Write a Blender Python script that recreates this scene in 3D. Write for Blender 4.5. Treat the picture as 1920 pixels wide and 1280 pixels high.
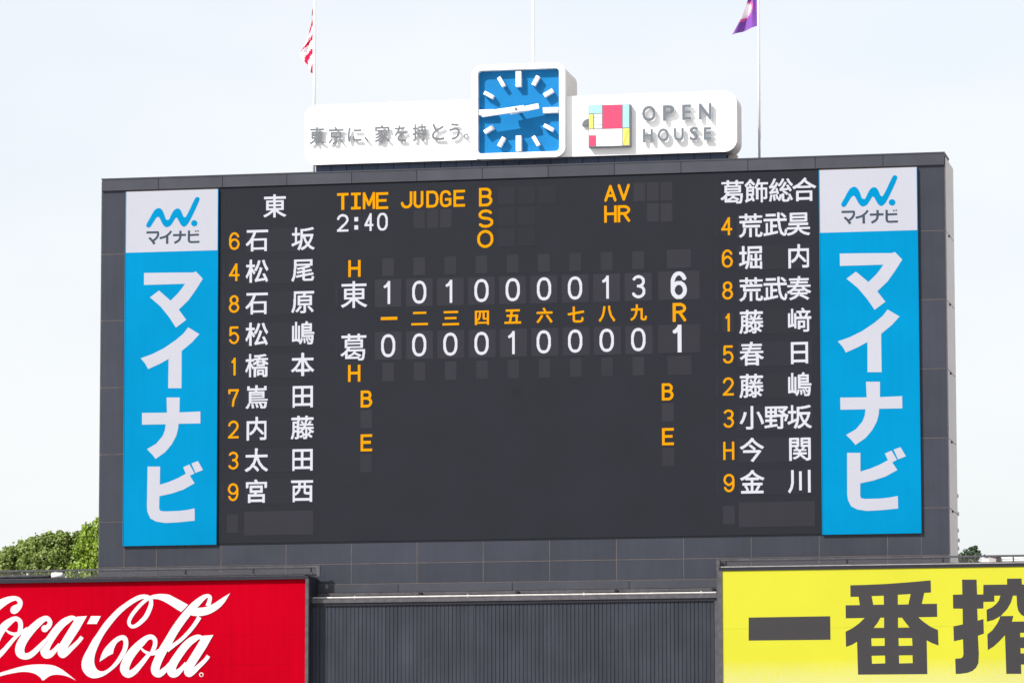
import bpy, math, random
from math import radians, sin, cos, pi
from mathutils import Vector, Matrix
from mathutils.geometry import tessellate_polygon

for o in list(bpy.data.objects): bpy.data.objects.remove(o)
SC = bpy.context.scene
COL = SC.collection
random.seed(7)

# ------------------------------------------------------------ camera
F = 8633.2
YAW, PITCH, ROLL = 0.191948, 0.117455, -0.0017515
CAM = Vector((29.0, -150.0, 8.0))
def rot3():
    R0 = Matrix(((1,0,0),(0,0,-1),(0,1,0)))
    Rz = Matrix.Rotation(YAW, 3, 'Z'); Rx = Matrix.Rotation(PITCH, 3, 'X')
    Rr = Matrix(((cos(ROLL),-sin(ROLL),0),(sin(ROLL),cos(ROLL),0),(0,0,1)))
    return Rr @ R0 @ (Rz @ Rx).transposed()
R = rot3(); RT = R.transposed()
cd = bpy.data.cameras.new('camera'); cam = bpy.data.objects.new('camera', cd); COL.objects.link(cam)
cd.sensor_width = 36.0; cd.lens = F/1920*36.0; cd.clip_start = 1.0; cd.clip_end = 9000.0
m = RT @ Matrix(((1,0,0),(0,-1,0),(0,0,-1)))
cam.matrix_world = Matrix.Translation(CAM) @ m.to_4x4()
SC.camera = cam

# ------------------------------------------------------------ world, sun, exposure
SUN_AZ, SUN_EL = radians(40.5), radians(42.5)      # from the left behind the viewer
W = bpy.data.worlds.new('World'); SC.world = W; W.use_nodes = True
nt = W.node_tree; nt.nodes.clear()
out = nt.nodes.new('ShaderNodeOutputWorld'); bg = nt.nodes.new('ShaderNodeBackground')
sky = nt.nodes.new('ShaderNodeTexSky'); sky.sky_type = 'NISHITA'; sky.sun_disc = False
sky.sun_elevation = SUN_EL; sky.sun_rotation = radians(180) + SUN_AZ
sky.air_density = 1.0; sky.dust_density = 3.2; sky.ozone_density = 1.2; sky.altitude = 0
SKY_S = 0.13
bg.inputs['Strength'].default_value = SKY_S
# thin bright cloud veil over the whole sky
tc = nt.nodes.new('ShaderNodeTexCoord'); mp = nt.nodes.new('ShaderNodeMapping')
mp.inputs['Scale'].default_value = (5.0, 5.0, 11.0); mp.inputs['Location'].default_value = (0.35, 0.2, 0.75)
nz = nt.nodes.new('ShaderNodeTexNoise'); nz.inputs['Scale'].default_value = 1.0; nz.inputs['Detail'].default_value = 4
nz.inputs['Roughness'].default_value = 0.5
rp = nt.nodes.new('ShaderNodeMapRange'); rp.inputs['From Min'].default_value = 0.40; rp.inputs['From Max'].default_value = 0.62
rp.inputs['To Min'].default_value = 0.70; rp.inputs['To Max'].default_value = 0.95
mx = nt.nodes.new('ShaderNodeMix'); mx.data_type = 'RGBA'
mx.inputs['B'].default_value = (4.45, 4.47, 4.5, 1)
L = nt.links.new
L(tc.outputs['Generated'], mp.inputs[0]); L(mp.outputs[0], nz.inputs[0]); L(nz.outputs[0], rp.inputs[0])
L(rp.outputs[0], mx.inputs['Factor']); L(sky.outputs[0], mx.inputs['A']); L(mx.outputs['Result'], bg.inputs['Color'])
L(bg.outputs[0], out.inputs['Surface'])
sd = bpy.data.lights.new('sun', 'SUN'); sun = bpy.data.objects.new('sun', sd); COL.objects.link(sun)
sd.energy = 3.8; sd.angle = radians(0.55); sd.color = (1.0, 0.955, 0.89)
dirv = Vector((sin(SUN_AZ)*cos(SUN_EL), cos(SUN_AZ)*cos(SUN_EL), -sin(SUN_EL)))
sun.rotation_euler = dirv.to_track_quat('-Z', 'Y').to_euler(); sun.location = (-60, -80, 90)
SC.view_settings.view_transform = 'Standard'; SC.view_settings.look = 'None'
SC.view_settings.exposure = 0.8; SC.view_settings.gamma = 1.0
SC.view_settings.use_curve_mapping = False

# ------------------------------------------------------------ helpers
def P(px, py, Y=0.0):
    """point of the vertical plane y=Y seen at a pixel of the 1920x1280 photograph -> (x, z)"""
    d = RT @ Vector(((px-960)/F, (py-640)/F, 1.0))
    t = (Y - CAM.y)/d.y
    return (CAM.x + d.x*t, CAM.z + d.z*t)
def Zp(py, px, Y=0.0): return P(px, py, Y)[1]
def Xp(px, py, Y=0.0): return P(px, py, Y)[0]

def mat(name, col, rough=0.6, metal=0.0, noise=0.0, nscale=2.0, bump=0.0, bscale=8.0, emit=None, es=0.0,
        rnd=0.0, streak=0.0, spec=0.5):
    m = bpy.data.materials.new(name); m.use_nodes = True
    n = m.node_tree; b = n.nodes['Principled BSDF']; l = n.links.new
    b.inputs['Base Color'].default_value = (*col, 1); b.inputs['Roughness'].default_value = rough
    b.inputs['Metallic'].default_value = metal; b.inputs['Specular IOR Level'].default_value = spec
    last = None
    g = n.nodes.new('ShaderNodeNewGeometry')
    if noise or rnd or streak:
        rgb = n.nodes.new('ShaderNodeRGB'); rgb.outputs[0].default_value = (*col, 1); last = rgb.outputs[0]
        def mul(last, fac_socket, lo, hi, fmin=0.3, fmax=0.7):
            mr = n.nodes.new('ShaderNodeMapRange'); mr.inputs['From Min'].default_value = fmin
            mr.inputs['From Max'].default_value = fmax
            mr.inputs['To Min'].default_value = lo; mr.inputs['To Max'].default_value = hi
            l(fac_socket, mr.inputs[0])
            vm = n.nodes.new('ShaderNodeVectorMath'); vm.operation = 'SCALE'
            l(last, vm.inputs[0]); l(mr.outputs[0], vm.inputs['Scale'])
            return vm.outputs[0]
        if noise:
            t = n.nodes.new('ShaderNodeTexNoise'); t.inputs['Scale'].default_value = nscale
            t.inputs['Detail'].default_value = 5; l(g.outputs['Position'], t.inputs[0])
            last = mul(last, t.outputs[0], 1-noise, 1+noise)
        if streak:
            mpp = n.nodes.new('ShaderNodeMapping'); mpp.inputs['Scale'].default_value = (6, 6, 0.35)
            t = n.nodes.new('ShaderNodeTexNoise'); t.inputs['Scale'].default_value = 1.0
            t.inputs['Detail'].default_value = 4
            l(g.outputs['Position'], mpp.inputs[0]); l(mpp.outputs[0], t.inputs[0])
            last = mul(last, t.outputs[0], 1-streak, 1+streak)
        if rnd:
            oi = n.nodes.new('ShaderNodeObjectInfo'); last = mul(last, oi.outputs['Random'], 1-rnd, 1+rnd, 0, 1)
        l(last, b.inputs['Base Color'])
    if bump:
        t = n.nodes.new('ShaderNodeTexNoise'); t.inputs['Scale'].default_value = bscale
        t.inputs['Detail'].default_value = 2
        l(g.outputs['Position'], t.inputs[0]); bp = n.nodes.new('ShaderNodeBump')
        bp.inputs['Strength'].default_value = 1.0; bp.inputs['Distance'].default_value = bump
        l(t.outputs[0], bp.inputs['Height']); l(bp.outputs[0], b.inputs['Normal'])
    if emit:
        b.inputs['Emission Color'].default_value = (*emit, 1); b.inputs['Emission Strength'].default_value = es
    return m

M = dict(
 panel = mat('dark_metal_panel', (0.0305,0.034,0.0485), 0.42, noise=0.10, nscale=0.7, rnd=0.08, streak=0.06, bump=0.004, bscale=0.9, spec=0.22),
 coping = mat('coping_metal', (0.044,0.047,0.060), 0.40, noise=0.10, nscale=1.2, rnd=0.08, bump=0.004, bscale=1.2, spec=0.25),
 seam = mat('joint_sealant', (0.13,0.11,0.10), 0.8, noise=0.2, nscale=3, spec=.1),
 side = mat('side_metal_panel', (0.50,0.46,0.45), 0.5, noise=0.05, nscale=0.6, streak=0.06, rnd=0.04, spec=.3),
 body = mat('tower_body', (0.06,0.06,0.07), 0.7, noise=0.1),
 screen = mat('led_screen', (0.0130,0.0148,0.0205), 0.6, noise=0.06, nscale=0.6, spec=0.10),
 cell = mat('led_cell', (0.0215,0.0215,0.0290), 0.6, rnd=0.06, noise=0.04, nscale=1, spec=.1),
 cellfaint = mat('led_cell_faint', (0.0156,0.0168,0.0230), 0.6, rnd=0.06, spec=.1),
 darkcell_shade = mat('led_dark_module_and_shade', (0.012,0.0125,0.017), 0.6, spec=.1),
 orange = mat('led_orange', (0.02,0.01,0.0), 0.6, emit=(1.0,0.405,0.004), es=0.60, spec=0),
 white_led = mat('led_white', (0.02,0.02,0.02), 0.6, emit=(0.88,0.88,0.96), es=0.54, spec=0),
 cyan = mat('cyan_banner', (0.0,0.178,0.37), 0.6, noise=0.05, nscale=0.5, streak=0.02, spec=.02),
 bwhite = mat('banner_white', (0.35,0.36,0.42), 0.6, noise=0.02, nscale=0.6, spec=.1),
 ink = mat('dark_ink', (0.035,0.05,0.075), 0.6, spec=.1),
 signwhite = mat('sign_white', (0.82,0.82,0.83), 0.45, noise=0.02, nscale=1.5),
 signside = mat('sign_side', (0.58,0.54,0.51), 0.45, noise=0.06, nscale=2, spec=.3),
 letter = mat('letter_metal', (0.125,0.145,0.17), 0.5, noise=0.05, spec=.2),
 paleletter = mat('pale_letter_metal', (0.13,0.145,0.165), 0.5, noise=0.05, spec=.2),
 clockblue = mat('clock_blue', (0.008,0.16,0.40), 0.5, noise=0.04, nscale=3, spec=.1),
 plinth = mat('plinth_panel', (0.055,0.075,0.125), 0.5, rnd=0.08, spec=.2),
 lred = mat('logo_red', (0.56,0.055,0.125), 0.5, spec=.2), lcyan = mat('logo_cyan', (0.29,0.52,0.58), 0.5, spec=.2),
 lyel = mat('logo_yellow', (0.56,0.54,0.12), 0.5, spec=.2), lline = mat('logo_line', (0.13,0.14,0.16), 0.5, spec=.2),
 lorange = mat('logo_orange', (0.6,0.35,0.02), 0.5, spec=.2),
 red = mat('billboard_red', (0.345,0.0008,0.009), 0.5, noise=0.07, nscale=0.35, streak=0.05, spec=.0),
 redwhite = mat('billboard_white', (0.55,0.55,0.57), 0.5, noise=0.02, spec=.1),
 yellow = mat('billboard_yellow', (0.435,0.43,0.028), 0.5, noise=0.03, nscale=0.4, spec=.1),
 char = mat('billboard_charcoal', (0.038,0.036,0.040), 0.6, noise=0.05, nscale=1.0, spec=.1),
 frame = mat('frame_metal', (0.018,0.018,0.026), 0.45, noise=0.1, nscale=3, spec=.2),
 framel = mat('frame_metal_pale', (0.068,0.066,0.076), 0.4, noise=0.25, nscale=5, spec=.3),
 ribs = mat('ribbed_sheet', (0.0275,0.031,0.043), 0.45, noise=0.14, nscale=0.8, streak=0.15, spec=.2),
 pipe = mat('pale_pipe', (0.42,0.41,0.40), 0.35, noise=0.15, nscale=5),
 pole = mat('white_pole', (0.82,0.83,0.86), 0.3),
 purple = mat('purple_cloth', (0.19,0.072,0.34), 0.8, noise=0.1, nscale=6, spec=.1),
 fred = mat('red_cloth', (0.62,0.012,0.07), 0.8, noise=0.1, nscale=6, spec=.1),
 fwhite = mat('white_cloth', (0.78,0.76,0.78), 0.8, spec=.1),
 fpink = mat('crimson_glare', (0.60,0.12,0.30), 0.8, spec=.1),
 bark = mat('bark', (0.09,0.065,0.045), 0.9, noise=0.3, nscale=4, bump=0.02, bscale=12),
 soil = mat('ground_surface', (0.30,0.30,0.30), 0.95, noise=0.2, nscale=0.05, spec=.1),
 cabinet = mat('white_cabinet', (0.72,0.72,0.74), 0.4),
)
# the yellow print is bleached in upright streaks near its lower edge
n = M['yellow'].node_tree; bs = n.nodes['Principled BSDF']; src = bs.inputs['Base Color'].links[0].from_socket
g_ = n.nodes.new('ShaderNodeNewGeometry'); sp = n.nodes.new('ShaderNodeSeparateXYZ'); n.links.new(g_.outputs['Position'], sp.inputs[0])
mr = n.nodes.new('ShaderNodeMapRange'); z_ = Zp(1280, 1400, -1.36)
mr.inputs['From Min'].default_value = z_+.75; mr.inputs['From Max'].default_value = z_-.3; n.links.new(sp.outputs['Z'], mr.inputs[0])
mpp = n.nodes.new('ShaderNodeMapping'); mpp.inputs['Scale'].default_value = (7,7,1.2); n.links.new(g_.outputs['Position'], mpp.inputs[0])
tx = n.nodes.new('ShaderNodeTexNoise'); tx.inputs['Detail'].default_value = 3; n.links.new(mpp.outputs[0], tx.inputs[0])
ml = n.nodes.new('ShaderNodeMath'); ml.operation = 'MULTIPLY'; n.links.new(mr.outputs[0], ml.inputs[0]); n.links.new(tx.outputs[0], ml.inputs[1])
mc = n.nodes.new('ShaderNodeMix'); mc.data_type = 'RGBA'; n.links.new(ml.outputs[0], mc.inputs['Factor']); n.links.new(src, mc.inputs['A'])
mc.inputs['B'].default_value = (.46,.46,.36,1); n.links.new(mc.outputs['Result'], bs.inputs['Base Color'])
# see-through guard mesh: fine wires let most of the light through
mm = bpy.data.materials.new('guard_mesh'); mm.use_nodes = True; n = mm.node_tree
b = n.nodes['Principled BSDF']; b.inputs['Base Color'].default_value = (0.16,0.15,0.15,1); b.inputs['Roughness'].default_value = 0.4
tr = n.nodes.new('ShaderNodeBsdfTransparent'); ms = n.nodes.new('ShaderNodeMixShader'); ms.inputs[0].default_value = 0.13
n.links.new(tr.outputs[0], ms.inputs[1]); n.links.new(b.outputs[0], ms.inputs[2])
n.links.new(ms.outputs[0], n.nodes['Material Output'].inputs['Surface']); M['mesh'] = mm

def mesh_obj(name, verts, faces, mats, parent=None, midx=None, smooth=False):
    me = bpy.data.meshes.new(name); me.from_pydata([tuple(v) for v in verts], [], faces)
    for mt in (mats if isinstance(mats, (list, tuple)) else [mats]): me.materials.append(mt)
    if midx: me.polygons.foreach_set('material_index', midx)
    if smooth: me.polygons.foreach_set('use_smooth', [True]*len(me.polygons))
    me.update()
    o = bpy.data.objects.new(name, me); COL.objects.link(o)
    if parent is not None:
        o.parent = parent; o.matrix_parent_inverse = Matrix.Translation(-wloc(parent))
    return o
def wloc(o):
    v = Vector(o.location)
    return v if o.parent is None else v      # parts sit at the origin; only Empties are moved
def thing(name, label, cat, loc=(0,0,0), group=None):
    o = bpy.data.objects.new(name, None); COL.objects.link(o); o.location = loc; o.empty_display_size = 0.3
    o['label'] = label; o['category'] = cat
    if group: o['group'] = group
    return o
class MB:
    def __init__(s): s.v = []; s.f = []; s.mi = []
    def box(s, x0,x1,y0,y1,z0,z1, mi=0):
        k = len(s.v)
        s.v += [(x0,y0,z0),(x1,y0,z0),(x1,y1,z0),(x0,y1,z0),(x0,y0,z1),(x1,y0,z1),(x1,y1,z1),(x0,y1,z1)]
        s.f += [(k,k+3,k+2,k+1),(k+4,k+5,k+6,k+7),(k,k+1,k+5,k+4),(k+1,k+2,k+6,k+5),(k+2,k+3,k+7,k+6),(k+3,k,k+4,k+7)]
        s.mi += [mi]*6; return s
    def bar(s, a, b, r, n=8, r2=None, mi=0):
        a, b = Vector(a), Vector(b); d = (b-a).normalized(); r2 = r if r2 is None else r2
        u = d.orthogonal().normalized(); w = d.cross(u); k = len(s.v)
        for c, rr in ((a, r), (b, r2)):
            for i in range(n):
                t = 2*pi*i/n; s.v.append(tuple(c + u*cos(t)*rr + w*sin(t)*rr))
        for i in range(n):
            j = (i+1) % n; s.f.append((k+i, k+j, k+n+j, k+n+i)); s.mi.append(mi)
        s.f.append(tuple(k+i for i in range(n))[::-1]); s.f.append(tuple(k+n+i for i in range(n))); s.mi += [mi, mi]
        return s
    def extrude(s, loops, yf, yb, mi=0, ms=None, back=True):
        """loops: [outer, hole, ...] in (x, z); front at yf (nearer the viewer), back at yb"""
        ms = mi if ms is None else ms
        loops = [clean(l) for l in loops]
        tris = tessellate_polygon([[Vector((x, z, 0)) for x, z in l] for l in loops])
        flat = [p for l in loops for p in l]; k = len(s.v); N = len(flat)
        s.v += [(x, yf, z) for x, z in flat]
        for t in tris:
            a, b_, c = [flat[i] for i in t]
            ar = (b_[0]-a[0])*(c[1]-a[1]) - (b_[1]-a[1])*(c[0]-a[0])
            if abs(ar) < 1e-12: continue
            t = t if ar > 0 else t[::-1]
            s.f.append(tuple(k+i for i in t)); s.mi.append(mi)
        if yb is not None:
            s.v += [(x, yb, z) for x, z in flat]
            if back:
                for t in tris: s.f.append(tuple(k+N+i for i in t)); s.mi.append(ms)
            off = 0
            for l in loops:
                q = len(l)
                for i in range(q):
                    j = (i+1) % q; s.f.append((k+off+i, k+off+j, k+N+off+j, k+N+off+i)); s.mi.append(ms)
                off += q
        return s
    def build(s, name, mats, parent=None, smooth=False):
        o = mesh_obj(name, s.v, s.f, mats, parent, s.mi, smooth)
        return o
def clean(l):
    r = []
    for p in l:
        if not r or (abs(p[0]-r[-1][0])+abs(p[1]-r[-1][1])) > 1e-6: r.append(p)
    if len(r) > 2 and (abs(r[0][0]-r[-1][0])+abs(r[0][1]-r[-1][1])) < 1e-6: r.pop()
    return r
def smooth_loop(pts, n=5, closed=True):
    """Catmull-Rom through the points"""
    N = len(pts); r = []
    rng = N if closed else N-1
    for i in range(rng):
        g = (lambda k: pts[k % N]) if closed else (lambda k: pts[max(0, min(N-1, k))])
        p0, p1, p2, p3 = g(i-1), g(i), g(i+1), g(i+2)
        for k in range(n):
            t = k/n
            r.append(tuple(0.5*((2*p1[c]) + (-p0[c]+p2[c])*t + (2*p0[c]-5*p1[c]+4*p2[c]-p3[c])*t*t + (-p0[c]+3*p1[c]-3*p2[c]+p3[c])*t**3)
                           for c in range(len(p1))))
    if not closed: r.append(tuple(pts[-1]))
    return r
def ribbon(pts, round_ends=True, sm=4):
    """stroke of varying width -> outline; pts (x, y, width)"""
    q = smooth_loop(pts, sm, closed=False) if sm > 1 else [tuple(map(float, p)) for p in pts]
    Ls, Rs = [], []
    for i, (x, y, w) in enumerate(q):
        a = q[max(0, i-1)]; b_ = q[min(len(q)-1, i+1)]
        dx, dy = b_[0]-a[0], b_[1]-a[1]; l = math.hypot(dx, dy) or 1; nx, ny = -dy/l, dx/l
        wr = w if w < 92 else 92+(w-92)*.55       # thick strokes are trimmed on their inner side
        Ls.append((x+nx*w/2, y+ny*w/2)); Rs.append((x+nx*w/2-nx*wr, y+ny*w/2-ny*wr))
    return Ls, Rs, q
def rrect(x0, x1, z0, z1, r, n=7):
    pts = []
    for cx, cz, a0 in ((x1-r, z1-r, 0), (x0+r, z1-r, 90), (x0+r, z0+r, 180), (x1-r, z0+r, 270)):
        for i in range(n+1):
            a = radians(a0 + 90*i/n); pts.append((cx+r*cos(a), cz+r*sin(a)))
    return pts

# glyphs of Blender's built-in font as triangles on a unit em
GC = {}
def glyph(ch, bold=0.0, ext=0.0):
    key = (ch, bold, ext)
    if key in GC: return GC[key]
    c = bpy.data.curves.new('glyph', 'FONT'); c.body = ch; c.size = 1.0; c.offset = bold; c.extrude = ext
    c.resolution_u = 3
    o = bpy.data.objects.new('glyph', c); COL.objects.link(o)
    bpy.context.view_layer.update()
    me = o.evaluated_get(bpy.context.evaluated_depsgraph_get()).to_mesh()
    v = [tuple(p.co) for p in me.vertices]; f = [tuple(p.vertices) for p in me.polygons]
    nz = [p.normal.z for p in me.polygons]
    o.to_mesh_clear() if False else None
    bpy.data.objects.remove(o); bpy.data.curves.remove(c)
    xs = [p[0] for p in v]; ys = [p[1] for p in v]
    GC[key] = (v, f, nz, (min(xs), max(xs), min(ys), max(ys)))
    return GC[key]

# ------------------------------------------------------------ ground and sky
gz = MB(); gz.v = [(-4000,-4000,0),(4000,-4000,0),(4000,4000,0),(-4000,4000,0)]; gz.f = [(0,1,2,3)]; gz.mi = [0]
g = gz.build('ground', M['soil']); g['kind'] = 'structure'
# ------------------------------------------------------------ the scoreboard tower
XL, ZT = P(192, 338); XR = Xp(1771, 288); DEPTH = 2.9
ZT = (ZT + Zp(288, 1771))/2
XBL0, XBL1 = Xp(238, 361), Xp(411, 357)          # left banner
XBR0, XBR1 = Xp(1538, 321), Xp(1719, 314)        # right banner
BW = (XBL1-XBL0 + XBR1-XBR0)/2
ZBT = (Zp(361, 238)+Zp(314, 1719))/2; ZBB = (Zp(1024, 232)+Zp(999, 1728))/2
zc0 = (Zp(357, 215) + Zp(311, 1745))/2           # underside of the coping
ZLED1 = zc0 - 0.01; ZLED0 = ZBB + 0.035
seams_l = [476, 601, 727, 852, 979]; seams_r = [433, 561, 690, 820, 950]
ZS = [(Zp(a, 215)+Zp(b_, 1745))/2 for a, b_ in zip(seams_l, seams_r)]
ZR1 = (Zp(1057, 560)+Zp(1047.3, 1300))/2         # seam between the two lower rows
ZR2 = (Zp(1094, 620)+Zp(1086, 1300))/2
XV = []                                          # vertical seams, evenly spaced
xa = Xp(298, 350); xb = Xp(1656, 306); step = (xb-xa)/11
XV = [xa + step*i for i in range(-0, 12)]
tower = thing('scoreboard', 'large dark panelled baseball scoreboard with black lit screen of white and orange characters', 'scoreboard', (0,0,0))
MB().box(XL+.02, XR-.02, 0.0, DEPTH, 0, ZT-0.05).build('body', M['seam'], tower)
G = 0.011                                        # half joint
def plate(x0, x1, z0, z1, y=-0.006, mt='panel', name='panel', th=0.006, par=None):
    return MB().box(x0+G, x1-G, y, y+th-0.0005, z0+G, z1-G).build(name, M[mt], par or tower)
# coping along the top
xs = [XL] + XV + [XR]
for a, b_ in zip(xs[:-1], xs[1:]):
    o = MB().box(a+G*.8, b_-G*.8, -0.075, DEPTH/2, zc0, ZT).build('coping_panel', M['coping'], tower)
MB().box(XL-.012, XR+.012, -0.09, DEPTH/2-.01, ZT, ZT+0.045).build('coping_cap', M['coping'], tower)
# narrow columns beside the banners
zz = [ZR1 if False else ZBB-0.0] + []
cols = [zc0] + ZS
for (a, b_) in ((XL, XBL0), (XBR1, XR)):
    ze = ZR1
    edges = cols + [ze]
    for z1, z0 in zip(edges[:-1], edges[1:]): plate(a, b_, z0, z1)
# lower rows
xs = [XBL0] + XV + [XBR1]
for a, b_ in zip(xs[:-1], xs[1:]):
    plate(a, b_, ZR1, ZBB)
xs = [XL] + XV + [XR]
for a, b_ in zip(xs[:-1], xs[1:]):
    plate(a, b_, ZR2, ZR1)
# right and left side faces
for xf, s_ in ((XR, 1), (XL, -1)):
    ed = [ZT-.06] + ZS + [ZR1-.3, ZR1-3.2, ZR1-6.2, ZR1-9.2, 0.02]
    for z1, z0 in zip(ed[:-1], ed[1:]):
        x0, x1 = (xf-.02, xf+.0) if s_ > 0 else (xf-.0, xf+.02)
        MB().box(x0, x1, 0.004, DEPTH, z0+G*1.3, z1-G*1.3).build('side_panel', M['side'], tower)
        if s_ > 0:
            MB().box(xf, xf+.05, DEPTH*.32, DEPTH*.32+.16, z0+G-.10, z0+G-.04).build('bracket', M['frame'], tower)
for k, (zz_, d_) in enumerate(((.35,.03),(.62,.05),(.95,.025),(1.5,.04),(2.1,.03))):   # cable clips on the rear edge
    MB().box(XR-.02, XR+d_, DEPTH+.001, DEPTH+.10, ZR1+zz_, ZR1+zz_+.12).build('cable_clip', M['side'], tower)
# corner trim
MB().box(XR, XR+.022, -.012, .03, 0, ZT-.06).build('corner_trim', M['framel'], tower)
MB().box(XL-.022, XL, -.012, .03, 0, ZT-.06).build('corner_trim', M['framel'], tower)
# rows of plain panels further down
for k in range(5):
    z1 = ZR2 - .45 - k*3.3; z0 = max(0.02, z1-3.3)
    for a, b_ in zip(xs[:-1:2], xs[2::2]): plate(a, b_, z0, z1)
# flashing strip with a few joints
fx = [Xp(590, 1095), Xp(747, 1093), Xp(961, 1091), Xp(1180, 1088), Xp(1350, 1085)]
zf1, zf0 = ZR2-0.0, (Zp(1116.5, 740)+Zp(1108, 1200))/2
for a, b_ in zip(fx[:-1], fx[1:]):
    plate(a, b_, zf0+.1, zf1, y=-0.035, mt='coping', name='flashing_panel', th=.034)
MB().box(fx[0], fx[-1], -0.075, -.002, zf0, zf0+.095).build('ledge', M['framel'], tower)

# ------------------------------------------------------------ LED screen
YS = -0.030
XS0, XS1 = XBL1 + .002, XBR0 - .002
MB().box(XBL1+.002, XBR0-.002, -0.020, -0.001, ZBB-.012, ZLED0-.001).build('lower_shade_strip', M['darkcell_shade'], tower)  # dark strip standing in for the shadow line along the screen's lower edge
screen = MB().box(XS0, XS1, YS, -0.001, ZLED0, ZLED1).build('led_screen', M['screen'], tower)
def on(px, py, Y=YS): return P(px, py, Y)
def cell(cx, cy, w, h, mt='cell', name='display_cell'):
    x, z = on(cx, cy); k = .01823*1.005
    hw, hh = w*k/2, h*k/2
    mb = MB(); mb.box(x-hw, x+hw, YS-0.004, YS-0.0005, z-hh, z+hh)
    o = mb.build(name, M[mt], screen); return o
def El(cx, cy, rx, ry, a0, a1, n=20, sq=2.0):
    r = []
    for i in range(n+1):
        a = radians(a0+(a1-a0)*i/n); c, s = cos(a), sin(a)
        r.append((cx+rx*math.copysign(abs(c)**(2/sq), c), cy+ry*math.copysign(abs(s)**(2/sq), s)))
    return r
LF = {
 '0': [El(.5,.5,.5,.5,0,360,36,2.35)],
 '1': [[(0,.80),(.35,.85),(.8,1),(.8,0)]],
 '2': [El(.5,.72,.5,.28,170,-25)+[(.8,.46),(0,0),(1,0)]],
 '3': [El(.5,.765,.46,.235,150,-90)+El(.5,.265,.5,.265,90,-155)],
 '4': [[(.74,0),(.74,1),(0,.30),(1,.30)]],
 '5': [[(.92,1),(.12,1),(.06,.52)]+El(.5,.32,.5,.32,125,-155)],
 '6': [El(.5,.30,.5,.30,0,360,30), El(.5,.64,.5,.36,25,180)+[(0,.3)]],
 '7': [[(0,.82),(0,1),(1,1),(.86,.78),(.5,.35),(.42,0)]],
 '8': [El(.5,.765,.43,.235,0,360,28), El(.5,.265,.5,.265,0,360,28)],
 '9': [El(.5,.70,.5,.30,0,360,30), El(.5,.36,.5,.36,205,360)+[(1,.7)]],
 ':': [[(.5,.2),(.5,.24)], [(.5,.78),(.5,.82)]],
 'T': [[(0,1),(1,1)],[(.5,1),(.5,0)]], 'I': [[(0,1),(1,1)],[(.5,1),(.5,0)],[(0,0),(1,0)]],
 'M': [[(0,0),(0,1),(.5,.2),(1,1),(1,0)]], 'E': [[(1,1),(0,1),(0,0),(1,0)],[(0,.53),(.85,.53)]],
 'J': [[(1,1),(1,.3)]+El(.5,.28,.5,.28,0,-180,14)], 'U': [[(0,1),(0,.3)]+El(.5,.28,.5,.28,180,360,14)+[(1,1)]],
 'D': [[(0,0),(0,1),(.45,1)]+El(.45,.5,.55,.5,90,-90,18,2.6)+[(0,0)]],
 'G': [El(.5,.5,.5,.5,35,290,26,2.4)+[(1,.12),(1,.45),(.55,.45)]],
 'B': [[(0,0),(0,1),(.55,1)]+El(.55,.77,.38,.23,90,-90,12)+[(0,.54)], [(.55,.54)]+El(.55,.27,.45,.27,90,-90,14)+[(0,0)]],
 'S': [El(.5,.76,.46,.24,30,250,18)+El(.5,.26,.5,.26,80,-150,20)],
 'O': [El(.5,.5,.5,.5,0,360,36,2.1)], 'H': [[(0,0),(0,1)],[(1,0),(1,1)],[(0,.52),(1,.52)]],
 'A': [[(0,0),(.5,1),(1,0)],[(.2,.33),(.8,.33)]], 'V': [[(0,1),(.5,0),(1,1)]],
 'R': [[(0,0),(0,1),(.55,1)]+El(.55,.76,.45,.24,90,-90,14)+[(0,.52)], [(.5,.52),(1,0)]],
}
PITCH_LED = 0.0146
def led(ch, x0, x1, y0, y1, th, mt, name='character'):
    """stroke letter drawn as lit lamps on the screen's grid; x0..y1 pixels of the photograph"""
    cxp, cyp = (x0+x1)/2, (y0+y1)/2; X, Z = on(cxp, cyp); k = .01823*1.005
    w, h, t = (x1-x0)*k, (y1-y0)*k, th*k
    segs = []
    for pl in LF[ch]:
        q = [((px-.5)*(w-t), (py-.5)*(h-t)) for px, py in pl]
        segs += list(zip(q[:-1], q[1:]))
    nx, ny = int(w/PITCH_LED)+2, int(h/PITCH_LED)+2
    mb = MB(); pt = PITCH_LED; r2 = (t/2)**2
    gx = round(X/pt)*pt; gzz = round(Z/pt)*pt
    for j in range(-ny//2-1, ny//2+2):
        run = None
        for i in range(-nx//2-1, nx//2+3):
            x, z = i*pt, j*pt; inside = False
            for (a, b_) in segs:
                dx, dz = b_[0]-a[0], b_[1]-a[1]; l2 = dx*dx+dz*dz or 1e-9
                u = max(0, min(1, ((x-a[0])*dx+(z-a[1])*dz)/l2))
                ddx, ddz = abs(x-a[0]-u*dx), abs(z-a[1]-u*dz)
                sqr = (dx == 0 or abs(dz) < 1e-6 or abs(dx) < 1e-6)
                if (max(ddx, ddz) <= t/2 if sqr else ddx*ddx+ddz*ddz <= r2): inside = True; break
            if inside and run is None: run = x
            if not inside and run is not None:
                q = len(mb.v); xa_, xb_ = gx+run-pt/2, gx+x-pt/2; za, zb = gzz+z-pt/2, gzz+z+pt/2
                mb.v += [(xa_, YS-.007, za), (xb_, YS-.007, za), (xb_, YS-.007, zb), (xa_, YS-.007, zb)]
                mb.f.append((q, q+1, q+2, q+3)); mb.mi.append(0); run = None
    return mb.build(name, M[mt], screen)
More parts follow.
